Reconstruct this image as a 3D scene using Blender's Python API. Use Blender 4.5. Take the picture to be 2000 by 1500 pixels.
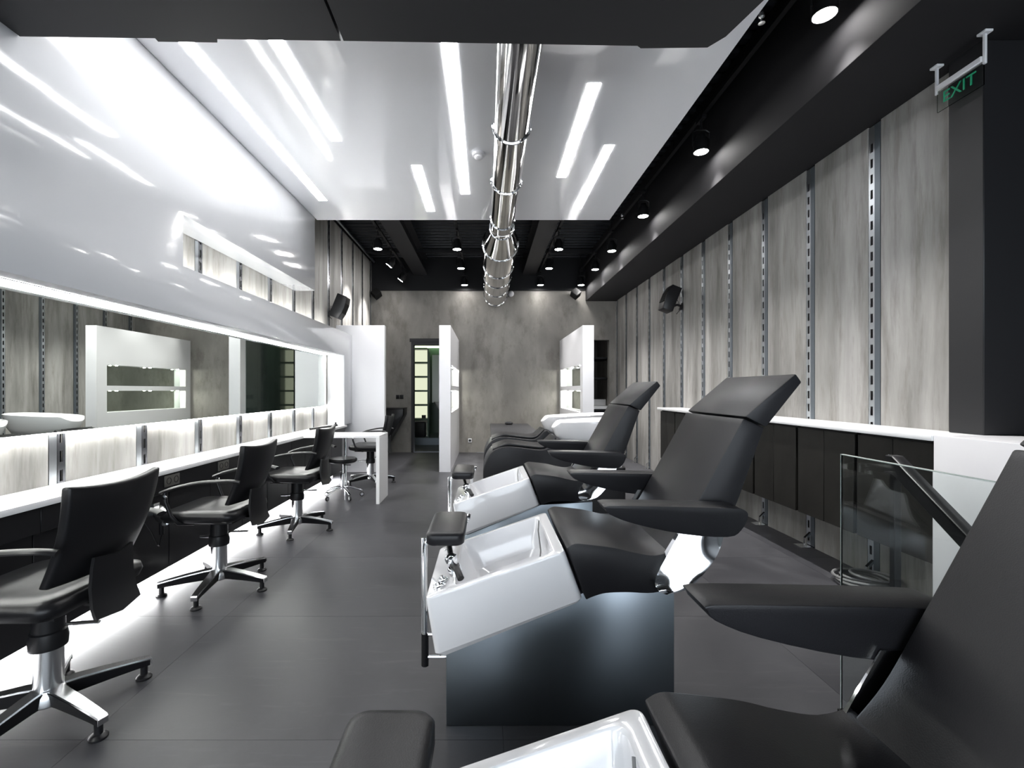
import bpy, bmesh, math, random
from mathutils import Vector, Matrix
random.seed(7)
PI = math.pi
for o in list(bpy.data.objects):
    bpy.data.objects.remove(o)
SC = bpy.context.scene
COL = SC.collection

# ------------------------------------------------------------------ camera
cam = bpy.data.objects.new('camera', bpy.data.cameras.new('camera'))
COL.objects.link(cam)
cam.location = (0, 0, 1.25)
cam.rotation_euler = (PI / 2, 0, 0)
cam.data.sensor_width = 36
cam.data.lens = 36 * 900 / 2000
cam.data.shift_x = 0.025
cam.data.shift_y = 0.006
cam.data.clip_start = 0.02
SC.camera = cam
# ------------------------------------------------------------------ world, exposure
W = bpy.data.worlds.new('world')
SC.world = W
W.use_nodes = True
W.node_tree.nodes['Background'].inputs[0].default_value = (0.84, 0.92, 1.0, 1)
W.node_tree.nodes['Background'].inputs[1].default_value = 1.6
SC.view_settings.view_transform = 'Standard'
SC.view_settings.look = 'None'
SC.view_settings.gamma = 1
SC.view_settings.exposure = 2.08
SC.view_settings.use_curve_mapping = False
SC.cycles.use_denoising = True
SC.cycles.max_bounces = 8
SC.cycles.caustics_reflective = False
SC.cycles.caustics_refractive = False
SC.cycles.sample_clamp_indirect = 6
E_STRIP = 7.5      # ceiling light strips
E_LED = 11.0         # led strips around the mirror and the counters
P_SPOT = 60.0       # ceiling spotlights, watts

# ------------------------------------------------------------------ materials
def principled(name, col, rough=0.5, metal=0.0, spec=0.5, coat=0.0, trans=0.0, ior=1.45):
    m = bpy.data.materials.new(name)
    m.use_nodes = True
    b = m.node_tree.nodes['Principled BSDF']
    b.inputs['Base Color'].default_value = (*col, 1)
    b.inputs['Roughness'].default_value = rough
    b.inputs['Metallic'].default_value = metal
    b.inputs['Specular IOR Level'].default_value = spec
    b.inputs['Coat Weight'].default_value = coat
    b.inputs['Coat Roughness'].default_value = 0.05
    b.inputs['Transmission Weight'].default_value = trans
    b.inputs['IOR'].default_value = ior
    return m

def nodes(m):
    nt = m.node_tree
    return nt, nt.nodes['Principled BSDF'], nt.nodes.new, nt.links.new

def coords(nt, scale, rand=0.0):
    tc = nt.nodes.new('ShaderNodeTexCoord')
    mp = nt.nodes.new('ShaderNodeMapping')
    mp.inputs['Scale'].default_value = scale
    if rand:
        oi = nt.nodes.new('ShaderNodeObjectInfo')
        mu = nt.nodes.new('ShaderNodeVectorMath'); mu.operation = 'SCALE'
        mu.inputs[0].default_value = (1.0, 1.7, 2.3)
        nt.links.new(oi.outputs['Random'], mu.inputs['Scale'])
        m2 = nt.nodes.new('ShaderNodeVectorMath'); m2.operation = 'SCALE'
        m2.inputs['Scale'].default_value = rand
        nt.links.new(mu.outputs[0], m2.inputs[0])
        ad = nt.nodes.new('ShaderNodeVectorMath'); ad.operation = 'ADD'
        nt.links.new(tc.outputs['Object'], ad.inputs[0])
        nt.links.new(m2.outputs[0], ad.inputs[1])
        nt.links.new(ad.outputs[0], mp.inputs['Vector'])
    else:
        nt.links.new(tc.outputs['Object'], mp.inputs['Vector'])
    return mp.outputs[0]

def noise(nt, vec, scale, detail=4, rough=0.6, dist=0.0):
    n = nt.nodes.new('ShaderNodeTexNoise')
    n.inputs['Scale'].default_value = scale
    n.inputs['Detail'].default_value = detail
    n.inputs['Roughness'].default_value = rough
    n.inputs['Distortion'].default_value = dist
    nt.links.new(vec, n.inputs['Vector'])
    return n.outputs['Fac']

def ramp(nt, fac, stops):
    r = nt.nodes.new('ShaderNodeValToRGB')
    e = r.color_ramp.elements
    while len(e) < len(stops):
        e.new(0.5)
    for i, (p, c) in enumerate(stops):
        e[i].position = p
        e[i].color = (*c, 1) if len(c) == 3 else c
    nt.links.new(fac, r.inputs[0])
    return r.outputs[0]

def mixc(nt, fac, a, b, mode='MIX'):
    n = nt.nodes.new('ShaderNodeMix'); n.data_type = 'RGBA'; n.blend_type = mode
    if isinstance(fac, float):
        n.inputs[0].default_value = fac
    else:
        nt.links.new(fac, n.inputs[0])
    nt.links.new(a, n.inputs[6]); nt.links.new(b, n.inputs[7])
    return n.outputs[2]

def bump(nt, b, h, strength, distance=0.01):
    n = nt.nodes.new('ShaderNodeBump')
    n.inputs['Strength'].default_value = strength
    n.inputs['Distance'].default_value = distance
    nt.links.new(h, n.inputs['Height'])
    nt.links.new(n.outputs[0], b.inputs['Normal'])

def concrete(name, streak, blot, lo, mid, hi, rand, rough=0.55):
    m = principled(name, mid, rough)
    nt, b, new, link = nodes(m)
    v1 = coords(nt, streak, rand)
    n1 = noise(nt, v1, 1.0, 6, 0.62, 0.25)
    v2 = coords(nt, blot, rand)
    n2 = noise(nt, v2, 1.0, 7, 0.7, 0.6)
    c1 = ramp(nt, n1, [(0.33, lo), (0.50, mid), (0.66, hi)])
    c2 = ramp(nt, n2, [(0.30, tuple(x * 0.75 for x in mid)), (0.55, tuple(x * 1.02 for x in mid)), (0.75, tuple(x * 1.3 for x in mid))])
    c = mixc(nt, 0.42, c1, c2)
    v3 = coords(nt, tuple(x * 3.2 for x in streak), rand)
    n3 = noise(nt, v3, 1.0, 5, 0.7)
    c3 = ramp(nt, n3, [(0.34, (0.62, 0.60, 0.57)), (0.5, (1, 1, 1))])
    c = mixc(nt, 0.7, c, c3, 'MULTIPLY')
    link(c, b.inputs['Base Color'])
    bump(nt, b, n2, 0.12, 0.01)
    return m

def emission(name, col, s):
    m = bpy.data.materials.new(name); m.use_nodes = True
    nt = m.node_tree
    nt.nodes.clear()
    e = nt.nodes.new('ShaderNodeEmission'); o = nt.nodes.new('ShaderNodeOutputMaterial')
    e.inputs[0].default_value = (*col, 1); e.inputs[1].default_value = s
    nt.links.new(e.outputs[0], o.inputs[0])
    return m

M = {}
M['panel'] = concrete('concrete_panel', (1, 4.2, 0.5), (1, 3.0, 1.0), (0.10, 0.096, 0.088), (0.265, 0.258, 0.245), (0.44, 0.43, 0.415), 9.0)
M['plaster'] = concrete('grey_plaster', (1.5, 1, 0.7), (1.4, 1, 1.0), (0.13, 0.122, 0.11), (0.205, 0.194, 0.176), (0.31, 0.296, 0.272), 0)
M['black'] = principled('black_paint', (0.005, 0.005, 0.006), 0.5, spec=0.3)
M['soffit'] = principled('anthracite_paint', (0.017, 0.0165, 0.018), 0.7, spec=0.2)
M['board'] = principled('dark_grey_board', (0.018, 0.018, 0.020), 0.6)
M['column'] = principled('dark_column_paint', (0.011, 0.011, 0.0125), 0.5)
def gloss(name, col, rough, wav, dist):
    m = principled(name, col, rough, coat=0.35)
    nt, b, new, link = nodes(m)
    v = coords(nt, (1, 1, 1))
    a = nt.nodes.new('ShaderNodeMath'); a.operation = 'MULTIPLY_ADD'
    link(noise(nt, v, 11.0, 2, 0.5), a.inputs[0]); a.inputs[1].default_value = 0.10
    link(noise(nt, v, 1.6, 2, 0.5), a.inputs[2])
    bump(nt, b, a.outputs[0], wav, dist)
    return m
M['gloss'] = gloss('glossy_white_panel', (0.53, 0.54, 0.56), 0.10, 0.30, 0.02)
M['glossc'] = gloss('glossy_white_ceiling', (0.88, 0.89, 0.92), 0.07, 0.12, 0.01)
M['white'] = principled('white_lacquer', (0.70, 0.70, 0.72), 0.28)
M['solid'] = principled('white_solid_surface', (0.82, 0.82, 0.82), 0.22)
M['acrylic'] = principled('white_acrylic', (0.80, 0.80, 0.815), 0.12, coat=0.5)
M['ceramic'] = principled('white_ceramic', (0.82, 0.82, 0.83), 0.06, coat=0.6)
M['chrome'] = principled('chrome', (0.86, 0.88, 0.90), 0.05, 1.0)
M['duct'] = principled('polished_steel_duct', (0.75, 0.745, 0.73), 0.07, 1.0)
nt, b, new, link = nodes(M['duct'])
bump(nt, b, noise(nt, coords(nt, (1, 1, 1)), 5.0, 2), 0.05, 0.01)
M['alu'] = principled('satin_aluminium', (0.72, 0.73, 0.74), 0.22, 1.0)
M['galv'] = principled('galvanised_steel', (0.50, 0.53, 0.56), 0.32, 1.0)
M['darksteel'] = principled('dark_chromed_steel', (0.16, 0.165, 0.18), 0.25, 0.9)
M['coversteel'] = principled('blue_grey_steel', (0.13, 0.15, 0.17), 0.35, 0.6)
M['pedestal'] = principled('mirror_polished_base', (0.24, 0.27, 0.30), 0.30, 1.0)
M['mirror'] = principled('mirror_glass', (0.80, 0.84, 0.80), 0.0, 1.0)
M['mirror2'] = principled('grey_mirror', (0.62, 0.68, 0.62), 0.02, 1.0)
M['glass'] = principled('clear_glass', (0.93, 0.985, 0.965), 0.0, trans=1.0, ior=1.46)
M['greenglass'] = principled('dark_green_glass', (0.055, 0.075, 0.068), 0.06, coat=1.0)
M['edgeglint'] = principled('painted_edge_glint', (0.75, 0.85, 0.82), 0.15)  # pale colour painted for the bright look of glass edges
M['plastic'] = principled('black_plastic', (0.009, 0.009, 0.010), 0.36, spec=0.35)
M['rubber'] = principled('dark_rubber', (0.006, 0.006, 0.006), 0.8, spec=0.2)
M['socket'] = principled('dark_socket_plate', (0.10, 0.095, 0.085), 0.45)
M['cable'] = principled('grey_cable', (0.16, 0.16, 0.16), 0.5)
M['exitgreen'] = principled('exit_green', (0.0, 0.30, 0.14), 0.4)
M['cabinet'] = principled('dark_cabinet_front', (0.022, 0.021, 0.018), 0.5, spec=0.25)
nt, b, new, link = nodes(M['cabinet'])
nz = noise(nt, coords(nt, (1, 2, 1.2), 5), 2.0, 5, 0.65, 0.4)
link(ramp(nt, nz, [(0.35, (0.008, 0.0075, 0.0065)), (0.7, (0.018, 0.017, 0.015))]), b.inputs['Base Color'])
def leather(name, col, rough):
    m = principled(name, col, rough, spec=0.28)
    nt, b, new, link = nodes(m)
    v = nt.nodes.new('ShaderNodeTexVoronoi'); v.inputs['Scale'].default_value = 420
    nt.links.new(coords(nt, (1, 1, 1)), v.inputs['Vector'])
    bump(nt, b, v.outputs['Distance'], 0.25, 0.0006)
    return m
M['leather'] = leather('black_leatherette', (0.0135, 0.0135, 0.0155), 0.38)
M['leather2'] = leather('black_chair_leather', (0.009, 0.009, 0.010), 0.33)
# floor tiles: dark stone with smudges and scratches
M['tile'] = principled('dark_stone_tile', (0.06, 0.06, 0.062), 0.42, spec=0.4)
nt, b, new, link = nodes(M['tile'])
vv = coords(nt, (1, 1, 1), 7)
n1 = noise(nt, vv, 1.5, 6, 0.65, 0.5)
c1 = ramp(nt, n1, [(0.3, (0.028, 0.028, 0.032)), (0.7, (0.054, 0.054, 0.059))])
vs = coords(nt, (3.0, 26, 1), 7)
n2 = noise(nt, vs, 1.0, 4, 0.6, 0.6)
sc = ramp(nt, n2, [(0.58, (0, 0, 0)), (0.76, (0.016, 0.016, 0.016))])
link(mixc(nt, 1.0, c1, sc, 'ADD'), b.inputs['Base Color'])
rr = ramp(nt, n1, [(0.3, (0.36, 0.36, 0.36)), (0.7, (0.50, 0.50, 0.50))])
link(rr, b.inputs['Roughness'])
bump(nt, b, noise(nt, coords(nt, (1, 1, 1)), 30, 4), 0.05, 0.004)
M['grout'] = principled('dark_grout', (0.02, 0.02, 0.02), 0.8)
M['deck'] = principled('dark_steel_deck', (0.007, 0.008, 0.011), 0.40, spec=0.3)
M['beam'] = principled('dark_beam', (0.013, 0.013, 0.015), 0.5, spec=0.35)
M['greenwall'] = principled('dark_green_wall', (0.05, 0.085, 0.06), 0.3)
M['creamback'] = principled('cream_niche', (0.75, 0.78, 0.64), 0.5)
M['brown'] = principled('brown_grey_wall', (0.09, 0.08, 0.07), 0.6)
M['e_strip'] = emission('ceiling_strip_light', (1.0, 1.0, 1.0), E_STRIP)
M['e_led'] = emission('mirror_led', (1.0, 1.0, 0.97), E_LED)
M['e_soft'] = emission('soft_led', (1.0, 1.0, 0.97), 3.0)
M['e_floor'] = emission('floor_led', (1.0, 1.0, 1.0), E_LED * 1.5)
M['e_spot'] = emission('spot_lens', (1.0, 0.98, 0.96), 40)
M['e_niche'] = emission('niche_led', (1.0, 1.0, 0.86), 13)
M['e_dot'] = emission('niche_spot', (1.0, 1.0, 0.92), 170)
M['e_back'] = emission('backlit_cream', (0.95, 1.0, 0.74), 0.20)
M['e_green'] = emission('cove_led', (0.78, 1.0, 0.62), 1.6)

# ------------------------------------------------------------------ geometry helpers: each returns (verts, faces)
def box(x0, x1, y0, y1, z0, z1):
    v = [(x0, y0, z0), (x1, y0, z0), (x1, y1, z0), (x0, y1, z0), (x0, y0, z1), (x1, y0, z1), (x1, y1, z1), (x0, y1, z1)]
    return v, [(0, 3, 2, 1), (4, 5, 6, 7), (0, 1, 5, 4), (1, 2, 6, 5), (2, 3, 7, 6), (3, 0, 4, 7)]

def prism(poly, axis, a0, a1):
    n = len(poly)
    def pt(p, a):
        return (a, p[0], p[1]) if axis == 'x' else (p[0], a, p[1]) if axis == 'y' else (p[0], p[1], a)
    v = [pt(p, a0) for p in poly] + [pt(p, a1) for p in poly]
    f = [tuple(range(n)), tuple(range(2 * n - 1, n - 1, -1))]
    f += [(i, n + i, n + (i + 1) % n, (i + 1) % n) for i in range(n)]
    return v, f

def loft(rings, cap0=True, cap1=True):
    n = len(rings[0])
    v = [p for r in rings for p in r]
    f = []
    for k in range(len(rings) - 1):
        for i in range(n):
            j = (i + 1) % n
            f.append((k * n + i, k * n + j, (k + 1) * n + j, (k + 1) * n + i))
    if cap0:
        f.append(tuple(range(n - 1, -1, -1)))
    if cap1:
        f.append(tuple((len(rings) - 1) * n + i for i in range(n)))
    return v, f

def frame(d):
    d = Vector(d).normalized()
    a = Vector((0, 0, 1)) if abs(d.z) < 0.9 else Vector((1, 0, 0))
    s = d.cross(a).normalized()
    return s, s.cross(d).normalized()

def ring(c, s, u, r, n=16, r2=None):
    c = Vector(c)
    r2 = r if r2 is None else r2
    return [tuple(c + s * (math.cos(2 * PI * i / n) * r) + u * (math.sin(2 * PI * i / n) * r2)) for i in range(n)]

def cyl(p0, p1, r0, r1=None, n=16):
    r1 = r0 if r1 is None else r1
    s, u = frame(Vector(p1) - Vector(p0))
    return loft([ring(p0, s, u, r0, n), ring(p1, s, u, r1, n)])

def lathe(prof, origin=(0, 0, 0), axis=(0, 0, 1), n=24):
    ax = Vector(axis).normalized(); s, u = frame(ax); o = Vector(origin)
    return loft([ring(o + ax * z, s, u, max(r, 1e-4), n) for r, z in prof])

def tube(path, r, n=8, rv=None):
    P = [Vector(p) for p in path]
    rings = []
    s = u = None
    for i, p in enumerate(P):
        d = (P[min(i + 1, len(P) - 1)] - P[max(i - 1, 0)]).normalized()
        if s is None:
            s, u = frame(d)
        else:
            s = (s - d * s.dot(d)).normalized(); u = s.cross(d).normalized()
        rings.append(ring(p, s, u, r, n, rv))
    return loft(rings)

def torus(c, axis, R, r, n=32, m=8):
    ax = Vector(axis).normalized(); s, u = frame(ax); c = Vector(c)
    v, f = [], []
    for i in range(n):
        a = 2 * PI * i / n
        d = s * math.cos(a) + u * math.sin(a)
        for j in range(m):
            b = 2 * PI * j / m
            v.append(tuple(c + d * (R + r * math.cos(b)) + ax * (r * math.sin(b))))
    for i in range(n):
        for j in range(m):
            f.append((i * m + j, ((i + 1) % n) * m + j, ((i + 1) % n) * m + (j + 1) % m, i * m + (j + 1) % m))
    return v, f

def rrect(x0, x1, y0, y1, r, k=5):
    out = []
    for cx, cy, a0 in ((x1 - r, y1 - r, 0), (x0 + r, y1 - r, 90), (x0 + r, y0 + r, 180), (x1 - r, y0 + r, 270)):
        for i in range(k):
            a = math.radians(a0 + 90 * i / (k - 1))
            out.append((cx + r * math.cos(a), cy + r * math.sin(a)))
    return out

def plate(us, vs, holes, axis, a0, a1):
    """connected slab made of a grid of cells; holes is a set of (i, j) cells left out. axis = thickness axis"""
    def pt(u, v, a):
        return (a, u, v) if axis == 'x' else (u, a, v) if axis == 'y' else (u, v, a)
    nu, nv = len(us), len(vs)
    V = [pt(u, v, a) for a in (a0, a1) for u in us for v in vs]
    I = lambda k, i, j: k * nu * nv + i * nv + j
    F = []
    solid = lambda i, j: 0 <= i < nu - 1 and 0 <= j < nv - 1 and (i, j) not in holes
    for i in range(nu - 1):
        for j in range(nv - 1):
            if not solid(i, j):
                continue
            F.append((I(0, i, j), I(0, i + 1, j), I(0, i + 1, j + 1), I(0, i, j + 1)))
            F.append((I(1, i, j), I(1, i, j + 1), I(1, i + 1, j + 1), I(1, i + 1, j)))
            for (di, dj, p, q) in ((-1, 0, (i, j), (i, j + 1)), (1, 0, (i + 1, j), (i + 1, j + 1)), (0, -1, (i, j), (i + 1, j)), (0, 1, (i, j + 1), (i + 1, j + 1))):
                if not solid(i + di, j + dj):
                    F.append((I(0, *p), I(0, *q), I(1, *q), I(1, *p)))
    return V, F

def join(*gs):
    V, F = [], []
    for v, f in gs:
        o = len(V); V += list(v); F += [tuple(i + o for i in q) for q in f]
    return V, F

def xf(g, mat):
    return [tuple(mat @ Vector(p)) for p in g[0]], g[1]

def mesh(name, g, mat, bevel=None, smooth=40):
    me = bpy.data.meshes.new(name)
    me.from_pydata([tuple(p) for p in g[0]], [], g[1])
    bm = bmesh.new(); bm.from_mesh(me)
    bmesh.ops.remove_doubles(bm, verts=bm.verts, dist=1e-5)
    loose = [v for v in bm.verts if not v.link_faces]
    bmesh.ops.delete(bm, geom=loose, context='VERTS')
    bmesh.ops.recalc_face_normals(bm, faces=bm.faces)
    if bevel:
        w, seg = bevel[0], bevel[1]
        lim = math.radians(bevel[2] if len(bevel) > 2 else 35)
        es = [e for e in bm.edges if len(e.link_faces) == 2 and e.calc_face_angle(0) > lim]
        bmesh.ops.bevel(bm, geom=es, offset=w, segments=seg, profile=0.5, affect='EDGES', clamp_overlap=True)
    if smooth:
        for f in bm.faces:
            f.smooth = True
    bm.to_mesh(me); bm.free()
    if smooth:
        me.set_sharp_from_angle(angle=math.radians(smooth))
    me.materials.append(mat if not isinstance(mat, str) else M[mat])
    return me

def obj(name, g, mat, parent=None, bevel=None, smooth=40, loc=None, rot=None):
    me = g if isinstance(g, bpy.types.Mesh) else mesh(name, g, mat, bevel, smooth)
    o = bpy.data.objects.new(name, me)
    COL.objects.link(o)
    if parent is not None:
        o.parent = parent
    if loc is not None:
        o.location = loc
    if rot is not None:
        o.rotation_euler = rot
    return o

def tag(o, label, cat, group=None, kind=None):
    o['label'] = label; o['category'] = cat
    if group:
        o['group'] = group
    if kind:
        o['kind'] = kind
    return o

def thing(name, label, cat, loc=(0, 0, 0), rz=0, group=None, kind=None):
    o = bpy.data.objects.new(name, None)
    COL.objects.link(o)
    o.location = loc; o.rotation_euler = (0, 0, rz)
    o.empty_display_size = 0.1
    return tag(o, label, cat, group, kind)

def copy_tree(o, parent=None):
    c = o.copy(); COL.objects.link(c)
    if parent is not None:
        c.parent = parent
    for ch in list(o.children):
        copy_tree(ch, c)
    return c

def spot_light(parent, loc, direction, watts, angle=70, blend=0.6, col=(1, 0.98, 0.96)):
    l = bpy.data.lights.new('spot_beam', 'SPOT')
    l.energy = watts; l.spot_size = math.radians(angle); l.spot_blend = blend
    l.shadow_soft_size = 0.035; l.color = col
    o = bpy.data.objects.new('spot_beam', l); COL.objects.link(o)
    o.parent = parent; o.location = loc
    o.rotation_euler = Vector(direction).to_track_quat('-Z', 'Y').to_euler()
    return o

# ------------------------------------------------------------------ room dimensions
XL, XR, YB = -2.30, 2.59, 9.26
YF = -2.6
ZD = 3.90                      # steel deck
STD = [2.47 + 0.607 * k for k in range(-4, 12)]

# ------------------------------------------------------------------ floor
us = [-2.7, 1.45, 2.28, 3.3]; vs = [YF - 0.3, 0.2, 1.78, YB]
floor = tag(obj('floor', plate(us, vs, {(1, 1)}, 'z', -0.12, -0.006), 'grout'), 'dark grey stone tiled salon floor', 'floor', kind='structure')
xs = [-2.65, -1.44, 0.06, 1.45, 2.28, 3.25]
ys = [1.647 + 0.9 * k for k in range(-5, 9)]
tile_mesh = {}
for i in range(len(xs) - 1):
    yy = list(ys)
    for j in range(len(yy)):
        y0, y1 = yy[j], min(yy[j] + 0.9, YB)
        segs = [(y0, y1)]
        if i == 3:
            segs = []
            if y0 < 0.2: segs.append((y0, min(y1, 0.2)))
            if y1 > 1.78: segs.append((max(y0, 1.78), y1))
        for a, b_ in segs:
            if b_ - a < 0.05: continue
            key = (i, round(b_ - a, 3))
            w, d = xs[i + 1] - xs[i], b_ - a
            if key not in tile_mesh:
                tile_mesh[key] = mesh('floor_tile', box(0.0007, w - 0.0007, 0.0007, d - 0.0007, -0.006, 0.0), 'tile', smooth=0)
            obj('floor_tile', tile_mesh[key], None, floor, loc=(xs[i], a, 0))
# stair well
well = thing('stairwell', 'dark stairwell going down behind the glass balustrade', 'stairs', (1.45, 1.78, 0), kind='structure')
obj('well_wall', box(-0.02, 0.0, -1.6, 0.0, -1.6, -0.12), 'black', well)
obj('well_wall', box(0.83, 0.85, -1.6, 0.0, -1.6, -0.12), 'black', well)
for k in range(6):
    obj('step', box(0.0, 0.83, -0.25 * (k + 1), -0.25 * k, -1.6, -0.18 * (k + 1)), 'tile', well)

# ------------------------------------------------------------------ walls
wl = tag(obj('wall_left', box(XL - 0.2, XL - 0.03, YF, YB + 0.2, 0, ZD + 0.1), 'black'), 'left wall clad in streaked concrete panels with slotted steel standards', 'wall', kind='structure')
wr = tag(obj('wall_right', box(XR + 0.03, XR + 0.2, 2.52, YB + 0.2, 0, ZD + 0.1), 'black'), 'right wall of tall streaked concrete panels divided by slotted steel standards', 'wall', kind='structure')
wr2 = tag(obj('wall_right_front', box(2.78, 2.95, YF, 2.52, -1.6, ZD + 0.1), 'column'), 'dark grey right wall beside the camera, beyond the column', 'wall', kind='structure')
def slotted(h):
    # width 0.05 along y, slots of 60 mm at 104 mm pitch
    vs_, holes = [0.0], set()
    z = 0.03
    while z + 0.1 < h:
        vs_ += [z, z + 0.06]
        holes.add((1, len(vs_) - 2 - 1 + 0))
        z += 0.104
    vs_.append(h)
    hs = {(1, j) for j in range(1, len(vs_) - 1, 2)}
    return plate([0.0, 0.014, 0.033, 0.047], vs_, hs, 'x', 0.0, 0.004)
ZS = 3.03
H_L = 3.80
std_slot_R, std_cov_R = mesh('slotted_standard', slotted(ZS - 0.02), 'galv', smooth=0), mesh('cover_strip', prism([(0, 0), (0.012, 0), (0.012, -0.0), (0.012, -0.004), (0.047, -0.004), (0.047, 0.004), (0, 0.004)], 'z', 0, ZS - 0.02), 'coversteel', smooth=0)
std_slot_L = mesh('slotted_standard', slotted(H_L), 'darksteel', smooth=0)
std_cov_L = mesh('cover_strip', box(0, 0.047, 0, 0.006, 0, H_L), 'coversteel', smooth=0)
cov_R = mesh('cover_strip', box(-0.006, 0, 0, 0.044, 0, ZS - 0.02), 'coversteel', smooth=0)
cov_L = mesh('cover_strip', box(0, 0.006, 0, 0.044, 0, H_L), 'galv', smooth=0)
fb_mesh = mesh('floor_bracket', join(box(-0.10, 0.0, -0.035, 0.06, 0.0, 0.006), prism([(-0.045, 0.006), (-0.03, 0.006), (-0.03, 0.06), (0.0, 0.095), (0.0, 0.115), (-0.045, 0.07)], 'y', 0.0, 0.02)), 'chrome', smooth=0)
pan = {}
def panel(parent, side, y0, y1, z1):
    key = (side, round(y1 - y0, 3), z1)
    if key not in pan:
        w = y1 - y0
        g = box(0, 0.028, 0, w, 0, z1) if side > 0 else box(-0.028, 0, 0, w, 0, z1)
        pan[key] = mesh('wall_panel', g, 'panel', bevel=(0.002, 1), smooth=0)
    obj('wall_panel', pan[key], None, parent, loc=(XR if side > 0 else XL, y0, 0.0))
ylist = [y for y in STD if y > 2.6]
edges = [2.53] + ylist + [YB]
for i, y in enumerate(ylist):
    s = obj('slotted_standard', std_slot_R, None, wr, loc=(XR + 0.002, y, 0.01))
    obj('cover_strip', cov_R, None, s, loc=(0.004, -0.046, 0))
    obj('floor_bracket', fb_mesh, None, s, loc=(-0.002, -0.005, -0.01))
for a, b_ in zip(edges[:-1], edges[1:]):
    y0 = a + (0.05 if a != 2.53 else 0); y1 = b_ - (0.05 if b_ != YB else 0)
    if y1 - y0 > 0.05:
        panel(wr, 1, y0, y1, ZS)
edges = [YF] + STD + [YB]
for y in STD:
    s = obj('slotted_standard', std_slot_L, None, wl, loc=(XL - 0.004, y, 0.0))
    obj('cover_strip', cov_L, None, s, loc=(-0.003, -0.046, 0))
for a, b_ in zip(edges[:-1], edges[1:]):
    y0 = a + (0.05 if a != YF else 0); y1 = b_ - (0.05 if b_ != YB else 0)
    if y1 - y0 > 0.05:
        panel(wl, -1, y0, y1, H_L)
# back wall with door opening and passage
DX0, DX1, DZ = -1.51, -0.80, 2.217
PX0, PX1, PZ = 1.66, 2.47, 2.26
wb = tag(obj('wall_back', plate([XL - 0.2, DX0, DX1, PX0, PX1, XR + 0.2], [0, DZ, PZ, ZD + 0.1], {(1, 0), (3, 0), (3, 1)}, 'y', YB, YB + 0.14), 'plaster'), 'mottled grey plaster back wall with a doorway and a dark passage', 'wall', kind='structure')
obj('black_bulkhead', box(XL, XR, YB - 0.03, YB, 3.246, ZD), 'black', wb)
# front wall behind the camera with a shop window
wf = tag(obj('wall_front', plate([-2.5, -1.9, 2.7, 3.0], [-0.1, 0.15, 2.7, ZD + 0.1], {(1, 1)}, 'y', YF - 0.15, YF), 'board'), 'dark front wall behind the camera with a wide shop window', 'wall', kind='structure')
win = thing('window_1', 'wide shop window behind the camera', 'window', (-1.9, YF - 0.1, 0.15), kind='structure')
for x in (0, 1.5, 3.05, 4.55):
    obj('window_frame', box(x, x + 0.05, 0, 0.06, 0, 2.55), 'black', win)
for z in (0.0, 2.5):
    obj('window_frame', box(0, 4.6, 0.0, 0.06, z, z + 0.05), 'black', win)
# dark soffit along the right wall
tag(obj('soffit', box(1.985, 2.80, YF, YB - 0.03, ZS, ZD), 'soffit', bevel=(0.004, 2)), 'long dark boxed soffit running above the right wall', 'soffit', kind='structure')
tag(obj('column', box(2.525, 2.78, 2.34, 2.52, 1.0201, ZS), 'column', bevel=(0.004, 1)), 'dark square column standing on the white ledge under the exit sign', 'column', kind='structure')
# steel deck ceiling with ribs across
prof = []
y = YF
while y < YB:
    prof += [(y, ZD + 0.05), (y + 0.055, ZD + 0.05), (y + 0.075, ZD), (y + 0.13, ZD), (y + 0.15, ZD + 0.05)]
    y += 0.15
prof = prof + [(prof[-1][0], ZD + 0.09), (YF, ZD + 0.09)]
tag(obj('ceiling', prism(prof, 'x', XL - 0.2, XR + 0.3), 'deck', smooth=0), 'black corrugated steel deck ceiling', 'ceiling', kind='structure')
def ibeam(x0, x1, z0, z1, y0, y1):
    c = (x0 + x1) / 2
    return prism([(x0, z0), (x1, z0), (x1, z0 + 0.03), (c + 0.03, z0 + 0.05), (c + 0.03, z1 - 0.04), (x1, z1 - 0.02), (x1, z1), (x0, z1), (x0, z1 - 0.02), (c - 0.03, z1 - 0.04), (c - 0.03, z0 + 0.05), (x0, z0 + 0.03)], 'y', y0, y1)
for x0, x1, lab in ((-1.45, -1.18, 'dark steel ceiling beam left of the chrome duct'), (0.72, 0.98, 'dark steel ceiling beam right of the chrome duct')):
    tag(obj('ceiling_beam', ibeam(x0, x1, 3.55, ZD, 2.2, YB - 0.03), 'beam', smooth=0), lab, 'beam', 'ceiling beams', kind='structure')
tag(obj('conduit_pipe', join(tube([(XL + 0.05, 3.0, 3.82), (XL + 0.05, YB - 0.04, 3.82)], 0.022, 10)), 'galv'), 'thin galvanised conduit running along the top of the left wall', 'pipe')
tag(obj('cross_beam', box(-2.3, 1.98, 8.55, 8.6, 3.80, 3.87), 'beam', bevel=(0.003, 1)), 'slim dark bar crossing under the steel deck near the back wall', 'beam', kind='structure')

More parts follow.
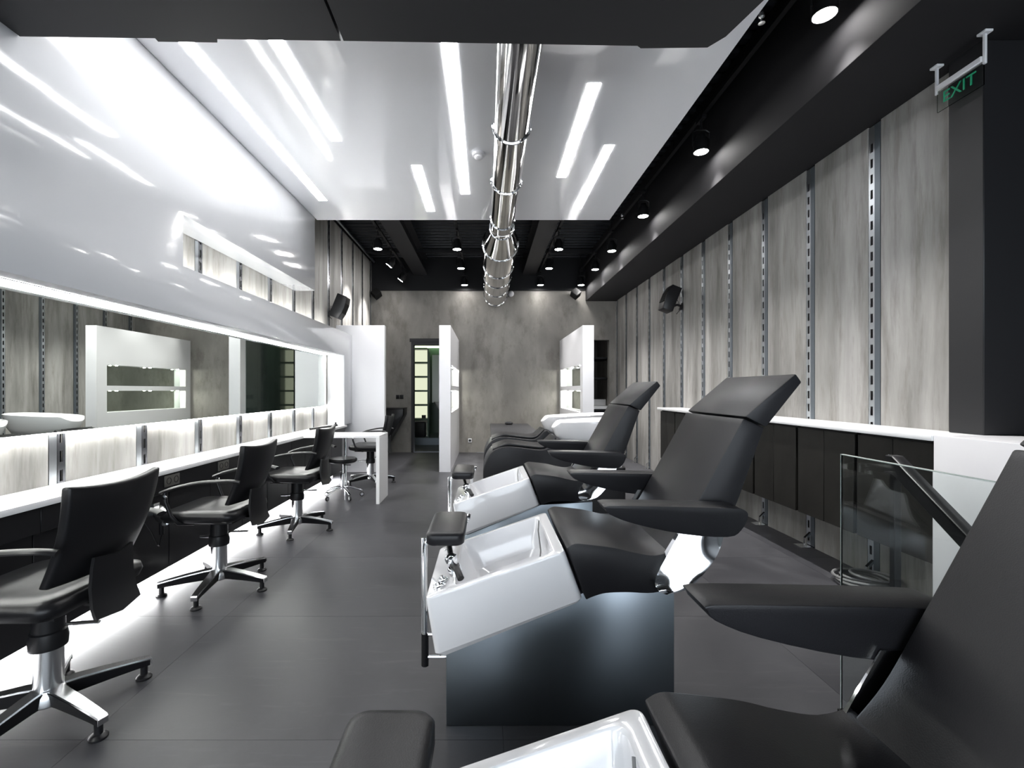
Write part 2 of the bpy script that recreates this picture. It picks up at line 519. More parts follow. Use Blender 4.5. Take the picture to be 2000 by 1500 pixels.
# ------------------------------------------------------------------ mezzanine underside (black, above the camera)
mz = thing('mezzanine_soffit', 'dark grey boarded underside of the mezzanine overhead', 'soffit', (0, 0, 2.80), kind='structure')
obj('ceiling_board', prism([(-2.045, YF), (-0.646, YF), (-0.646, 2.045), (-1.2, 2.035), (-1.2, 2.055), (-1.46, 2.05), (-1.46, 2.03), (-2.045, 2.02)], 'z', 0, 0.04), 'board', mz)
obj('ceiling_board', prism([(-0.634, YF), (1.5, YF), (1.14, 1.70), (1.05, 2.02), (1.0, 2.085), (0.7, 2.09), (0.68, 2.075), (-0.634, 2.045)], 'z', 0, 0.04), 'board', mz)
obj('backing', prism([(-2.045, YF), (1.48, YF), (1.12, 1.70), (1.03, 2.0), (0.98, 2.04), (-2.045, 2.02)], 'z', 0.04, 0.51), 'board', mz)

# ------------------------------------------------------------------ glossy white ceiling with light slots
ZC = 3.31
SL = [(-1.82, -1.73, 2.15, 5.01), (-1.28, -1.195, 2.15, 3.81), (-0.268, -0.175, 2.15, 4.84), (-0.687, -0.593, 4.22, 5.31), (0.68, 0.77, 3.09, 4.457), (0.993, 1.077, 3.87, 5.24)]
us = sorted({-2.05, 1.49} | {s[0] for s in SL} | {s[1] for s in SL})
vs = sorted({2.04, 5.58} | {s[2] for s in SL} | {s[3] for s in SL})
holes = set()
for i in range(len(us) - 1):
    for j in range(len(vs) - 1):
        cu, cv = (us[i] + us[i + 1]) / 2, (vs[j] + vs[j + 1]) / 2
        if any(s[0] < cu < s[1] and s[2] < cv < s[3] for s in SL):
            holes.add((i, j))
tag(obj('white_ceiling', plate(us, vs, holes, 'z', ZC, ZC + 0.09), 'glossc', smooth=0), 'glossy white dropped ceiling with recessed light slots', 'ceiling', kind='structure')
slab = ['long light slot nearest the white left wall', 'light slot second from the white left wall, cut by the mezzanine edge', 'long light slot just left of the chrome duct', 'shortest light slot, near the far ceiling edge left of the duct', 'light slot right of the chrome duct, nearer to it', 'light slot farthest right, near the ceiling edge']
for s, l in zip(SL, slab):
    t = thing('ceiling_light', l, 'light', (s[0], s[2], ZC), group='recessed ceiling light slots')
    w, d = s[1] - s[0], s[3] - s[2]
    obj('diffuser', box(0.001, w - 0.001, 0.001, d - 0.001, -0.003, 0.02), 'e_strip', t, smooth=0)
    obj('housing', box(0, w, 0, d, 0.021, 0.10), 'white', t, smooth=0)
t = thing('smoke_detector', 'small round white smoke detector on the glossy ceiling', 'detector', (-0.067, 4.01, ZC))
obj('base', lathe([(0.055, 0), (0.055, -0.02), (0.045, -0.025)], n=24), 'white', t)
obj('sensor_dome', lathe([(0.036, -0.024), (0.036, -0.04), (0.02, -0.052), (0.0, -0.054)], n=24), 'white', t)

# ------------------------------------------------------------------ left white wall box, mirror, counter
FX = -2.05
pts = [(YF, 1.755), (6.65, 1.755), (6.65, 0.75), (7.03, 0.75), (7.03, 2.09), (3.117, 2.09), (3.117, 2.437), (5.507, 2.437), (5.507, ZC), (YF, ZC)]
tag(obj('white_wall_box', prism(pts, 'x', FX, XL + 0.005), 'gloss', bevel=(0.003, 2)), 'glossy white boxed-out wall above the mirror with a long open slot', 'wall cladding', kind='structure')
t = thing('led_strip', 'pale led strip along the top of the long mirror', 'led strip', (0, 0, 1.755))
obj('profile', box(-2.222, -2.175, YF + 0.1, 6.62, -0.004, 0.0), 'white', t)
obj('diffuser', box(-2.218, -2.18, YF + 0.1, 6.62, -0.012, -0.004), 'e_led', t)
t = thing('led_strip', 'led strip hidden below the lower edge of the mirror', 'led strip', (0, 0, 1.05))
obj('diffuser', box(-2.292, -2.262, YF + 0.1, 6.62, -0.03, -0.015), 'e_led', t)
obj('profile', box(-2.295, -2.26, YF + 0.1, 6.62, -0.015, 0.0), 'alu', t)
t = thing('led_strip', 'led strip on top of the white fascia behind the open slot', 'led strip', (0, 0, 2.09))
obj('profile', box(-2.22, -2.17, 3.2, 6.5, 0.0, 0.008), 'alu', t)
obj('diffuser', box(-2.215, -2.175, 3.2, 6.5, 0.008, 0.016), 'e_led', t)
t = thing('wall_mirror', 'long horizontal mirror above the white styling counter', 'mirror', (-2.25, 0, 1.03))
for y0, y1 in ((YF + 0.05, 1.898), (1.9, 4.508), (4.51, 6.4)):
    obj('mirror_pane', box(0.0, 0.012, y0, y1, 0.0, 0.715), 'mirror', t, smooth=0)
obj('backing', box(-0.012, 0.0, YF + 0.05, 6.4, 0.03, 0.70), 'black', t)
obj('mirror_side_light', box(-0.03, 0.0, 6.42, 6.45, 0.0, 0.71), 'e_soft', t)
tag(obj('styling_counter', box(XL + 0.001, -2.01, YF, 6.65, 0.72, 0.75), 'solid', bevel=(0.003, 2)), 'long thin white styling counter below the mirror', 'counter')
cab_edges = [0.3, 2.1, 3.0, 3.9, 4.8, 5.7, 6.6]
names_ord = ['nearest the camera', 'second from the camera', 'third from the camera', 'fourth from the camera', 'fifth from the camera', 'farthest from the camera']
for k, (a, b_) in enumerate(zip(cab_edges[:-1], cab_edges[1:])):
    b_ = min(b_, 6.6)
    t = thing('counter_cabinet', 'black base cabinet under the styling counter, %s' % names_ord[k], 'cabinet', (0, a, 0.10), group='black cabinets under the styling counter')
    w = b_ - a
    obj('carcass', box(XL + 0.002, -2.085, 0.001, w - 0.001, 0.0, 0.619), 'black', t)
    obj('apron', box(-2.084, -2.03, 0.001, w - 0.001, 0.50, 0.619), 'plastic', t, bevel=(0.002, 1))
    obj('door', box(-2.084, -2.066, 0.003, w / 2 - 0.002, 0.0, 0.495), 'plastic', t, bevel=(0.002, 1))
    obj('door', box(-2.084, -2.066, w / 2 + 0.002, w - 0.003, 0.0, 0.495), 'plastic', t, bevel=(0.002, 1))
t = thing('led_strip', 'led strip under the black base cabinets lighting the floor', 'led strip', (0, 0, 0.10))
obj('profile', box(-2.15, -2.10, 0.3, 6.6, -0.006, 0.0), 'alu', t)
obj('diffuser', box(-2.145, -2.105, 0.3, 6.6, -0.014, -0.006), 'e_floor', t)
tag(obj('plinth', box(XL + 0.002, -2.20, 0.3, 6.6, 0.0, 0.099), 'white'), 'recessed white plinth under the black base cabinets', 'plinth')
for yy, l in ((2.97, 'double socket plate on the black apron behind the nearest styling chair'), (3.55, 'double socket plate on the black apron beside the second styling chair')):
    t = thing('socket_plate', l, 'socket', (-2.03, yy, 0.672), group='sockets under the counter')
    obj('plate', box(0, 0.008, -0.07, 0.07, -0.036, 0.036), 'socket', t, bevel=(0.003, 2))
    for d in (-0.034, 0.034):
        obj('socket_hole', lathe([(0.022, 0.0), (0.022, 0.0095), (0.018, 0.0095), (0.016, 0.004), (0.0, 0.004)], (0, d, 0), (1, 0, 0), 20), 'plastic', t)
# hair dryer hanging on the apron
t = thing('hair_dryer', 'hair dryer hanging on the black apron beside the nearest styling chair', 'hair dryer', (-1.955, 2.77, 0.50))
obj('body', lathe([(0.0, -0.075), (0.03, -0.07), (0.038, -0.04), (0.036, 0.02), (0.026, 0.07), (0.022, 0.09), (0.018, 0.09), (0.018, 0.08)], (0, 0, 0), (0.5, -0.4, -0.25), 20), 'alu', t)
obj('handle', tube([(0, 0.0, -0.02), (-0.005, 0.01, -0.07), (-0.008, 0.015, -0.12)], 0.014, 10), 'plastic', t)
obj('cord', tube([(-0.008, 0.015, -0.12), (0.0, -0.02, -0.18), (0.02, -0.06, -0.16), (0.01, -0.09, -0.08), (-0.05, -0.1, 0.02), (-0.07, -0.1, 0.08)], 0.004, 6), 'plastic', t)
obj('holder', box(-0.0745, -0.03, -0.02, 0.03, 0.0, 0.07), 'chrome', t)
tag(obj('hair_tool', tube([(-2.2, 5.75, 0.765), (-2.12, 5.95, 0.77), (-2.06, 6.25, 0.765)], 0.014, 8), 'plastic'), 'black styling tool lying at the far end of the white counter', 'hair tool')
tag(obj('small_pot', lathe([(0.03, 0), (0.03, 0.02), (0.012, 0.03), (0.012, 0.05), (0, 0.055)], (-2.1, 6.42, 0.75), n=16), 'plastic'), 'small black pot at the far end of the white counter', 'pot')

# white end panel, desk
tag(obj('end_panel', box(XL + 0.003, -1.555, 7.031, 7.14, 0, 2.24), 'white', bevel=(0.003, 2)), 'tall white panel closing the far end of the mirror wall', 'partition', kind='structure')
t = thing('white_desk', 'small white desk standing at the far end of the styling counter', 'desk', (-1.19, 5.265, 0))
obj('desk_top', box(-0.815, 0.018, -0.215, 0.215, 0.725, 0.75), 'solid', t, bevel=(0.002, 1))
obj('side_panel', box(-0.02, 0.018, -0.215, 0.215, 0.0, 0.7248), 'solid', t, bevel=(0.002, 1))
obj('desk_leg', cyl((-0.47, 0.17, 0.0), (-0.47, 0.17, 0.725), 0.016), 'chrome', t)

# ------------------------------------------------------------------ white partitions with mirrored niches
def partition(name, label, xa, xb, niche_side):
    t = thing(name, label, 'partition', ((xa + xb) / 2, 7.03, 0), group='white niche partitions', kind='structure')
    hw = (xb - xa) / 2
    L = YB - 7.03
    if niche_side > 0:
        p0, p1, q0, q1 = -hw + 0.05, hw, -hw, -hw + 0.05
    else:
        p0, p1, q0, q1 = -hw, hw - 0.05, hw - 0.05, hw
    obj('niche_board', plate([0, 0.19, 2.08, L], [0, 0.90, 1.24, 1.32, 1.65, 2.24], {(1, 1), (1, 3)}, 'x', p0, p1), 'white', t, smooth=0)
    obj('back_board', box(q0, q1, 0, L, 0, 2.24), 'white', t, smooth=0)
    mx = (p0 + 0.001, p0 + 0.007) if niche_side > 0 else (p1 - 0.007, p1 - 0.001)
    for z0, z1 in ((0.90, 1.24), (1.32, 1.65)):
        obj('niche_mirror', box(mx[0], mx[1], 0.191, 2.079, z0 + 0.001, z1 - 0.001), 'mirror2', t, smooth=0)
        for yy in (0.45, 1.2, 1.93):
            obj('niche_downlight', lathe([(0.018, 0), (0.018, -0.006), (0.0, -0.006)], ((p0 + p1) / 2, yy, z1), n=12), 'e_dot', t)
    return t
pl = partition('niche_partition', 'white partition beside the doorway, its niches facing right', -0.72, -0.547, 1)
obj('glass_panel', box(-0.087 - 0.008, -0.0868, 0.16, 2.2, 0.02, 2.2), 'greenglass', pl, smooth=0)
partition('niche_partition', 'white partition behind the shampoo bowls, its niches facing left', 1.47, 1.64, -1)

# ------------------------------------------------------------------ doorway and the rooms behind
t = thing('door_1', 'dark framed doorway in the plaster back wall', 'door', (DX0, YB, 0), kind='structure')
obj('door_frame', box(0.0, 0.05, -0.012, 0.15, 0, DZ), 'board', t)
obj('door_frame', box(DX1 - DX0 - 0.05, DX1 - DX0, -0.012, 0.15, 0, DZ), 'board', t)
obj('door_head', box(0.05, DX1 - DX0 - 0.05, -0.012, 0.15, DZ - 0.06, DZ), 'board', t)
obj('door_head', box(-0.03, DX1 - DX0 + 0.03, -0.02, 0.0, DZ, DZ + 0.07), 'board', t)
rm = thing('back_room', 'green-lit room behind the doorway', 'room', (0, YB + 0.14, 0), kind='structure')
obj('room_floor', box(-2.4, -0.3, 0, 2.4, -0.1, 0.0), 'tile', rm)
obj('room_wall', box(-2.5, -2.4, 0, 2.4, -0.1, 2.4), 'greenwall', rm)
obj('room_wall', box(-0.3, -0.2, 0, 2.4, -0.1, 2.4), 'greenwall', rm)
obj('room_wall', box(-2.5, -0.2, 2.4, 2.5, -0.1, 2.4), 'greenwall', rm)
obj('room_ceiling', box(-2.5, -0.2, 0, 2.5, 2.36, 2.46), 'white', rm)
obj('cove_light', box(-2.2, -0.5, 0.06, 0.12, 2.33, 2.359), 'e_green', rm)
obj('cove_light', box(-2.2, -0.5, 2.30, 2.36, 2.33, 2.359), 'e_green', rm)
obj('step', box(-2.39, -0.31, 1.1, 2.39, 0.0001, 0.16), 'coversteel', rm)
t = thing('niche_shelf', 'tall lit shelf unit with five glowing niches seen through the doorway', 'shelf', (-1.76, 10.62, 0.16))
obj('side_board', box(0, 0.03, 0, 0.3, 0, 2.05), 'greenwall', t)
obj('side_board', box(0.40, 0.43, 0, 0.3, 0, 2.05), 'greenwall', t)
obj('back_board', box(0.031, 0.399, 0.28, 0.3, 0.0, 2.05), 'creamback', t)
for k in range(6):
    z = 0.40 + 0.326 * k
    obj('shelf_board', box(0.031, 0.399, 0.0, 0.279, z, z + 0.04), 'greenwall', t)
    if k < 5:
        obj('backlit_panel', box(0.031, 0.399, 0.255, 0.279, z + 0.0401, z + 0.3259), 'e_back', t)
tag(obj('storage_box', box(-1.72, -1.42, 10.66, 10.88, 0.16, 0.50), 'black', bevel=(0.02, 2)), 'dark basket at the foot of the lit shelf unit', 'basket')
t = thing('wash_stand', 'pale wash stand with a tap beyond the doorway', 'sink', (-0.98, 10.75, 0.16))
obj('pedestal', lathe([(0.14, 0), (0.11, 0.1), (0.10, 0.6), (0.2, 0.72), (0.25, 0.82), (0.23, 0.82), (0.16, 0.72), (0, 0.70)], n=24), 'ceramic', t)
obj('tap', tube([(0.0, 0.2, 0.8), (0.0, 0.2, 1.0), (-0.05, 0.12, 1.03), (-0.1, 0.05, 1.0)], 0.015, 8), 'chrome', t)
tag(obj('pale_mirror_panel', box(-1.31, -0.9, 11.10, 11.79, 0.95, 2.10), 'white', bevel=(0.004, 1)), 'tall pale panel standing in for a mirror at the right of the doorway', 'cupboard')  # white box in place of a mirror, its bright reflection put into the colour
tag(obj('small_box', box(-1.50, -1.41, 10.68, 10.76, 0.601, 0.67), 'plastic', bevel=(0.004, 1)), 'small black box standing in the lowest lit niche', 'box')
ps = thing('passage', 'dark passage behind the opening at the back right', 'passage', (0, YB + 0.14, 0), kind='structure')
obj('passage_wall', box(1.45, 1.55, 0, 1.6, 0, 2.6), 'brown', ps)
obj('passage_wall', box(2.62, 2.72, 0, 1.6, 0, 2.6), 'plaster', ps)
obj('passage_wall', box(1.45, 2.72, 1.5, 1.6, 0, 2.6), 'brown', ps)
obj('passage_ceiling', box(1.45, 2.72, 0, 1.6, 2.5, 2.6), 'white', ps)
obj('passage_floor', box(1.45, 2.72, 0, 1.6, -0.1, 0.0), 'tile', ps)
for z, l in ((1.48, 'upper black bracket shelf in the dark passage'), (1.90, 'higher black bracket shelf in the dark passage')):
    t = thing('wall_shelf', l, 'shelf', (2.618, 9.9, z), group='bracket shelves in the passage')
    obj('shelf_board', box(-0.42, 0, -0.3, 0.6, 0, 0.035), 'black', t)
    obj('bracket', box(-0.05, -0.001, -0.25, -0.22, -0.16, 0.0), 'black', t)
    obj('bracket', box(-0.4, -0.37, -0.25, -0.22, -0.1, 0.0), 'black', t)
t = thing('passage_counter', 'white topped counter standing in the dark passage', 'counter', (2.61, 9.5, 0))
obj('counter_top', box(-0.95, 0, 0.0, 0.6, 0.86, 0.92), 'solid', t)
obj('backsplash', box(-0.95, 0, 0.58, 0.60, 0.921, 1.05), 'solid', t)
obj('body', box(-0.93, -0.01, 0.03, 0.58, 0.0, 0.859), 'black', t)

# black wash unit on the back wall, sockets, dome camera
t = thing('wall_basin', 'black wall-mounted basin unit at the left of the back wall', 'basin', (-1.60, YB, 0.72))
obj('body', prism([(-0.69, 0.17), (0, 0.17), (0, 0.05), (-0.34, -0.55), (-0.69, -0.55)], 'y', -0.42, -0.001), 'plastic', t, bevel=(0.006, 2))
obj('rim', box(-0.69, 0.01, -0.43, -0.001, 0.171, 0.185), 'plastic', t, bevel=(0.003, 1))
for x, z, l, mm in ((-1.78, 1.115, 'black double socket on the back wall left of the doorway', 'plastic'), (-1.70, 1.115, 'black switch beside the doorway, right of the double socket', 'plastic'), (-0.33, 0.24, 'low socket on the back wall between the white partitions', 'white')):
    t = thing('wall_socket', l, 'socket', (x, YB, z), group='sockets on the back wall')
    obj('plate', box(-0.035, 0.035, -0.012, 0, -0.04, 0.04), mm, t, bevel=(0.004, 2))
    obj('socket_hole', lathe([(0.025, 0), (0.025, 0.003), (0, 0.003)], (0, -0.012, 0), (0, -1, 0), 16), 'plastic', t)
t = thing('dome_camera', 'small white dome camera beside the duct on the back wall', 'camera', (0.49, YB, 3.17))
obj('mount', cyl((0, 0, 0), (0, -0.05, 0), 0.05), 'white', t)
obj('dome', lathe([(0.055, 0.05), (0.06, 0.08), (0.05, 0.12), (0.025, 0.14), (0, 0.145)], (0, 0, 0), (0, -1, 0), 20), 'white', t)

# ------------------------------------------------------------------ chrome duct
t = thing('ventilation_duct', 'polished steel ventilation duct running along the ceiling', 'duct', (0.18, 0, 3.14))
obj('narrow_pipe', lathe([(0.13, 1.9), (0.13, 5.30)], (0, 0, 0), (0, 1, 0), 40), 'duct', t)
obj('reducer', lathe([(0.131, 5.28), (0.137, 5.30), (0.137, 5.39), (0.228, 5.92), (0.228, 5.96)], (0, 0, 0), (0, 1, 0), 40), 'duct', t)
obj('wide_pipe', lathe([(0.225, 5.95), (0.225, YB)], (0, 0, 0), (0, 1, 0), 40), 'duct', t)
for yy, r in ((3.29, 0.131), (4.14, 0.131), (5.06, 0.131), (5.36, 0.138), (5.94, 0.228), (6.88, 0.226), (7.54, 0.226), (8.25, 0.226), (9.1, 0.226)):
    obj('joint_ring', torus((0, yy, 0), (0, 1, 0), r + 0.002, 0.010, 40, 8), 'chrome', t)
obj('hanger_strap', box(-0.01, 0.01, 6.6, 6.63, 0.22, ZD - 3.14), 'galv', t)

# ------------------------------------------------------------------ tracks and spotlights
TR = [(1.85, 2.15, 9.2, [2.52, 3.97, 5.44, 6.8, 7.84, 9.0], 'beside the dark soffit', 'black lighting track beside the dark soffit'),
      (1.056, 5.7, 9.2, [6.72, 7.77, 9.0], 'in the row right of the chrome duct', 'black lighting track right of the chrome duct'),
      (-0.43, 5.7, 9.2, [6.72, 7.77, 9.0], 'in the row left of the chrome duct', 'black lighting track left of the chrome duct'),
      (-1.58, 5.7, 9.2, [6.7, 7.64, 8.64], 'on the track nearest the left wall', 'black lighting track nearest the left wall')]
ordn = {6: ['nearest the camera', 'second from the camera', 'third from the camera', 'fourth from the camera', 'fifth from the camera', 'farthest from the camera'],
        3: ['nearest the camera', 'middle one', 'farthest from the camera']}
g_head = lathe([(0.0, 0.152), (0.035, 0.15), (0.045, 0.12), (0.064, 0.09), (0.064, 0.0), (0.058, 0.0), (0.054, 0.02), (0.0, 0.022)], n=20)
g_lens = lathe([(0.057, 0.003), (0.054, 0.0), (0.0, -0.001)], n=20)
me_head = mesh('lamp_head', g_head, 'plastic'); me_lens = mesh('lens', g_lens, 'e_spot')
me_yoke = mesh('yoke', join(tube([(0.072, 0, 0.05), (0.072, 0, 0.17), (0.04, 0, 0.19), (-0.04, 0, 0.19), (-0.072, 0, 0.17), (-0.072, 0, 0.05)], 0.006, 6)), 'plastic')
me_stem = mesh('stem', cyl((0, 0, 0.19), (0, 0, 0.265), 0.009, n=10), 'plastic')
me_adp = mesh('track_adapter', box(-0.018, 0.018, -0.06, 0.06, 0.265, 0.295), 'plastic', bevel=(0.003, 1))
for x, y0, y1, ly, where, tl in TR:
    tr = thing('lighting_track', tl, 'track', (x, y0, 3.596), group='lighting tracks')
    obj('rail', box(-0.018, 0.018, 0, y1 - y0, 0, 0.03), 'black', tr, smooth=0)
    n = max(2, int((y1 - y0) / 1.8) + 1)
    for k in range(n):
        yy = 0.15 + (y1 - y0 - 0.3) * k / (n - 1)
        obj('hanger', cyl((0, yy, 0.03), (0, yy, ZD - 3.596 + 0.02), 0.006, n=8), 'black', tr)
    for k, yl in enumerate(ly):
        s = thing('spotlight', 'black ceiling spotlight %s, %s' % (where, ordn[len(ly)][k]), 'spotlight', (x, yl, 3.30), group='ceiling spotlights')
        tilt = 0.0
        if x == -1.58 and k > 0:
            tilt = math.radians(38)
        rot = Matrix.Rotation(tilt, 4, 'Y')
        piv = Matrix.Translation((0, 0, 0.06))
        mt = piv @ rot @ piv.inverted()
        h = obj('lamp_head', me_head, None, s); h.matrix_local = mt
        e = obj('lens', me_lens, None, h)
        obj('yoke', me_yoke, None, s, rot=(0, 0, PI / 2 if tilt else 0))
        obj('stem', me_stem, None, s)
        obj('track_adapter', me_adp, None, s)
        d = rot @ Vector((0, 0, -1))
        if yl > 8.9:
            d = Vector((0, -0.35, -1))
        p = mt @ Vector((0, 0, -0.02))
        spot_light(s, p, d, P_SPOT * (0.35 if x == -1.58 and k == 0 else 1.0 if x != 1.85 else 1.25), (58 if yl > 8.9 else 78) if not tilt else 58, 1.0)
for x, yy, l in ((1.535, 2.57, 'small sprinkler head beside the near corner of the white ceiling'), (1.62, 5.5, 'small sprinkler head beside the far corner of the white ceiling')):
    t = thing('sprinkler', l, 'sprinkler', (x, yy, 3.30), group='sprinkler heads')
    obj('pipe_drop', cyl((0, 0, 0.04), (0, 0, ZD - 3.30 + 0.02), 0.009, n=8), 'black', t)
    obj('sprinkler_head', lathe([(0.016, 0.05), (0.016, 0.03), (0.007, 0.02), (0.007, 0.0), (0.018, -0.004), (0.0, -0.006)], n=12), 'alu', t)

# ------------------------------------------------------------------ speakers
def speaker(label, loc, rot, w, d, h, wall_pt, group='wall speakers'):
    t = thing('loudspeaker', label, 'speaker', loc, group=group)
    R = Matrix.Rotation(rot[2], 4, 'Z') @ Matrix.Rotation(rot[1], 4, 'Y')
    poly = [(-d / 2, -h / 2), (d * 0.38, -h / 2), (d / 2, -h * 0.25), (d * 0.54, 0), (d / 2, h * 0.25), (d * 0.38, h / 2), (-d / 2, h / 2)]
    obj('cabinet', xf(prism(poly, 'y', -w / 2, w / 2), R), 'plastic', t, bevel=(0.006, 2))
    obj('grille', xf(box(d * 0.40, d * 0.545, -w / 2 + 0.012, w / 2 - 0.012, -h * 0.22, h * 0.22), R), 'rubber', t, bevel=(0.003, 1))
    a = R @ Vector((-d / 2, 0, -h * 0.22)); b_ = Vector(wall_pt) - Vector(loc)
    obj('bracket', tube([tuple(a), tuple((a + b_) / 2 + Vector((0, 0, 0.02))), tuple(b_)], 0.016, 8), 'plastic', t)
    obj('wall_plate', xf(box(-0.012, 0.012, -0.03, 0.03, -0.05, 0.05), Matrix.Translation(b_) @ R), 'plastic', t)
    obj('cable', tube([tuple(a + Vector((0, 0, 0.04))), tuple((a + b_) / 2 + Vector((0, 0, 0.09))), tuple(b_ + Vector((0, 0.02, -0.03))), tuple((a + b_) / 2 + Vector((0, 0.02, -0.10)))], 0.004, 6), 'plastic', t)
speaker('black loudspeaker tilted down from the right concrete wall', (2.42, 6.1, 2.455), (0, math.radians(-22), PI), 0.2, 0.15, 0.33, (2.585, 6.1, 2.36))
speaker('black loudspeaker tilted down from the left concrete wall', (-2.13, 6.72, 2.46), (0, math.radians(22), 0), 0.2, 0.16, 0.34, (-2.295, 6.72, 2.36))
for x, sgn, l in ((-2.17, 1, 'small black corner speaker under the ceiling at the back left'), (1.76, -1, 'small black corner speaker under the ceiling at the back right')):
    t = thing('corner_speaker', l, 'speaker', (x, 9.09, 3.15), group='corner speakers')
    R = Matrix.Rotation(math.radians(-25), 4, 'X') @ Matrix.Rotation(math.radians(45), 4, 'Y')
    obj('cabinet', xf(box(-0.075, 0.075, -0.07, 0.07, -0.075, 0.075), R), 'rubber', t, bevel=(0.006, 2))
    obj('grille', xf(box(-0.062, 0.062, -0.074, -0.07, -0.062, 0.062), R), 'rubber', t)
    obj('bracket', tube([(0, 0.05, 0.0), (0, 0.11, 0.03), (0, 0.168, 0.03)], 0.014, 8), 'plastic', t)

# ------------------------------------------------------------------ exit sign
t = thing('exit_sign', 'hanging exit sign with green letters below the dark soffit', 'sign', (2.475, 2.41, 3.03))
for yy in (-0.122, 0.122):
    obj('ceiling_plate', box(-0.02, 0.02, yy - 0.022, yy + 0.022, -0.012, 0.0), 'white', t, bevel=(0.002, 1))
    obj('hanger', box(-0.006, 0.006, yy - 0.007, yy + 0.007, -0.16, -0.012), 'white', t, bevel=(0.002, 1))
obj('lamp_bar', box(-0.014, 0.014, -0.115, 0.115, -0.145, -0.115), 'white', t, bevel=(0.003, 1))
gp = obj('glass_panel', box(-0.003, 0.003, -0.118, 0.118, -0.26, -0.146), 'glass', t, smooth=0)
cu = bpy.data.curves.new('exit_text', 'FONT'); cu.body = 'EXIT'; cu.size = 0.105; cu.extrude = 0.0012; cu.align_x = 'CENTER'; cu.align_y = 'CENTER'
to = bpy.data.objects.new('exit_text_tmp', cu); COL.objects.link(to)
bpy.context.view_layer.update()
tm = bpy.data.meshes.new_from_object(to.evaluated_get(bpy.context.evaluated_depsgraph_get()))
bpy.data.objects.remove(to)
tm.materials.clear(); tm.materials.append(M['exitgreen'])
lt = obj('lettering', tm, None, gp, loc=(-0.0046, 0, -0.20), rot=(PI / 2, 0, -PI / 2))
lt.scale = (0.80, 0.80, 1)

# ------------------------------------------------------------------ right ledge, wall cabinets, white counter box
tag(obj('wall_ledge', box(2.27, XR - 0.001, 2.351, 6.13, 0.99, 1.02), 'solid', bevel=(0.003, 2)), 'long white ledge on top of the dark wall cabinets', 'ledge')
ce = [2.352, 2.867, 3.416, 3.966, 4.52, 5.07, 5.625, 6.10]
for k in range(7):
    a, b_ = ce[k] + 0.012, ce[k + 1] - 0.012
    t = thing('wall_cabinet', 'dark two-door wall cabinet under the white ledge, %s from the column' % ['first', 'second', 'third', 'fourth', 'fifth', 'sixth', 'seventh'][k], 'cabinet', (2.30, a, 0.355), group='dark cabinets under the ledge')
    w = b_ - a
    obj('carcass', box(0.02, 0.28, 0, w, 0, 0.634), 'black', t)
    obj('door', box(0, 0.019, 0.001, w / 2 - 0.002, 0.0, 0.62), 'cabinet', t, bevel=(0.002, 1))
    obj('door', box(0, 0.019, w / 2 + 0.002, w - 0.001, 0.0, 0.62), 'cabinet', t, bevel=(0.002, 1))
tag(obj('white_counter', box(2.28, 2.779, 0.3, 2.35, 0.0, 1.02), 'white', bevel=(0.003, 2)), 'white boxed counter at the right edge below the column', 'counter')

# ------------------------------------------------------------------ glass balustrade, handrail, cable coil
t = thing('glass_balustrade', 'clear glass balustrade panel between the nearest chair and the stairs', 'balustrade', (1.376, 1.78, 0))
obj('glass_pane', box(-0.006, 0.006, -1.2, 0.0, 0.02, 1.0), 'glass', t, smooth=0)
obj('edge_glint_strip', box(-0.006, 0.006, 0.0, 0.003, 0.02, 1.003), 'edgeglint', t, smooth=0)  # added pale strip: the bright glint of the glass edge as colour
obj('edge_glint_strip', box(-0.006, 0.006, -1.2, 0.0, 1.0, 1.003), 'edgeglint', t, smooth=0)
obj('floor_shoe', plate([-0.02, 0.02], [-1.2, 0.0], set(), 'z', 0.0, 0.02), 'black', t)
t = thing('stair_handrail', 'black handrail sloping down along the stairs', 'handrail', (2.0, 2.28, 0))
def rail_z(y): return 0.93 + 0.77 * (y - 2.28)
obj('rail', prism([(0.0, rail_z(2.28)), (-0.04, rail_z(2.28)), (-1.30, rail_z(1.02)), (-1.30, rail_z(1.02) - 0.085), (-0.05, rail_z(2.28) - 0.09), (0.0, rail_z(2.28) - 0.085)], 'x', -0.03, 0.03), 'plastic', t, bevel=(0.004, 1))
obj('rail_trim', prism([(-0.02, rail_z(2.28) + 0.001), (-1.30, rail_z(1.0) + 0.001), (-1.30, rail_z(1.0) + 0.005), (-0.02, rail_z(2.28) + 0.005)], 'x', -0.03, -0.022), 'alu', t)
obj('post', box(-0.015, 0.02, -0.045, -0.015, 0.0, 0.86), 'plastic', t, bevel=(0.003, 1))
t = thing('cable_coil', 'loose coil of grey cable on the floor by the right wall', 'cable', (2.43, 2.98, 0.0))
for k, (R, dx, dy) in enumerate(((0.13, 0, 0), (0.11, 0.02, 0.03), (0.15, -0.02, -0.02), (0.12, 0.04, -0.05))):
    obj('cable_loop', torus((dx, dy, 0.012 + 0.019 * k), (0.06 * (k % 2), 0.05, 1), R, 0.009, 28, 6), 'cable', t)

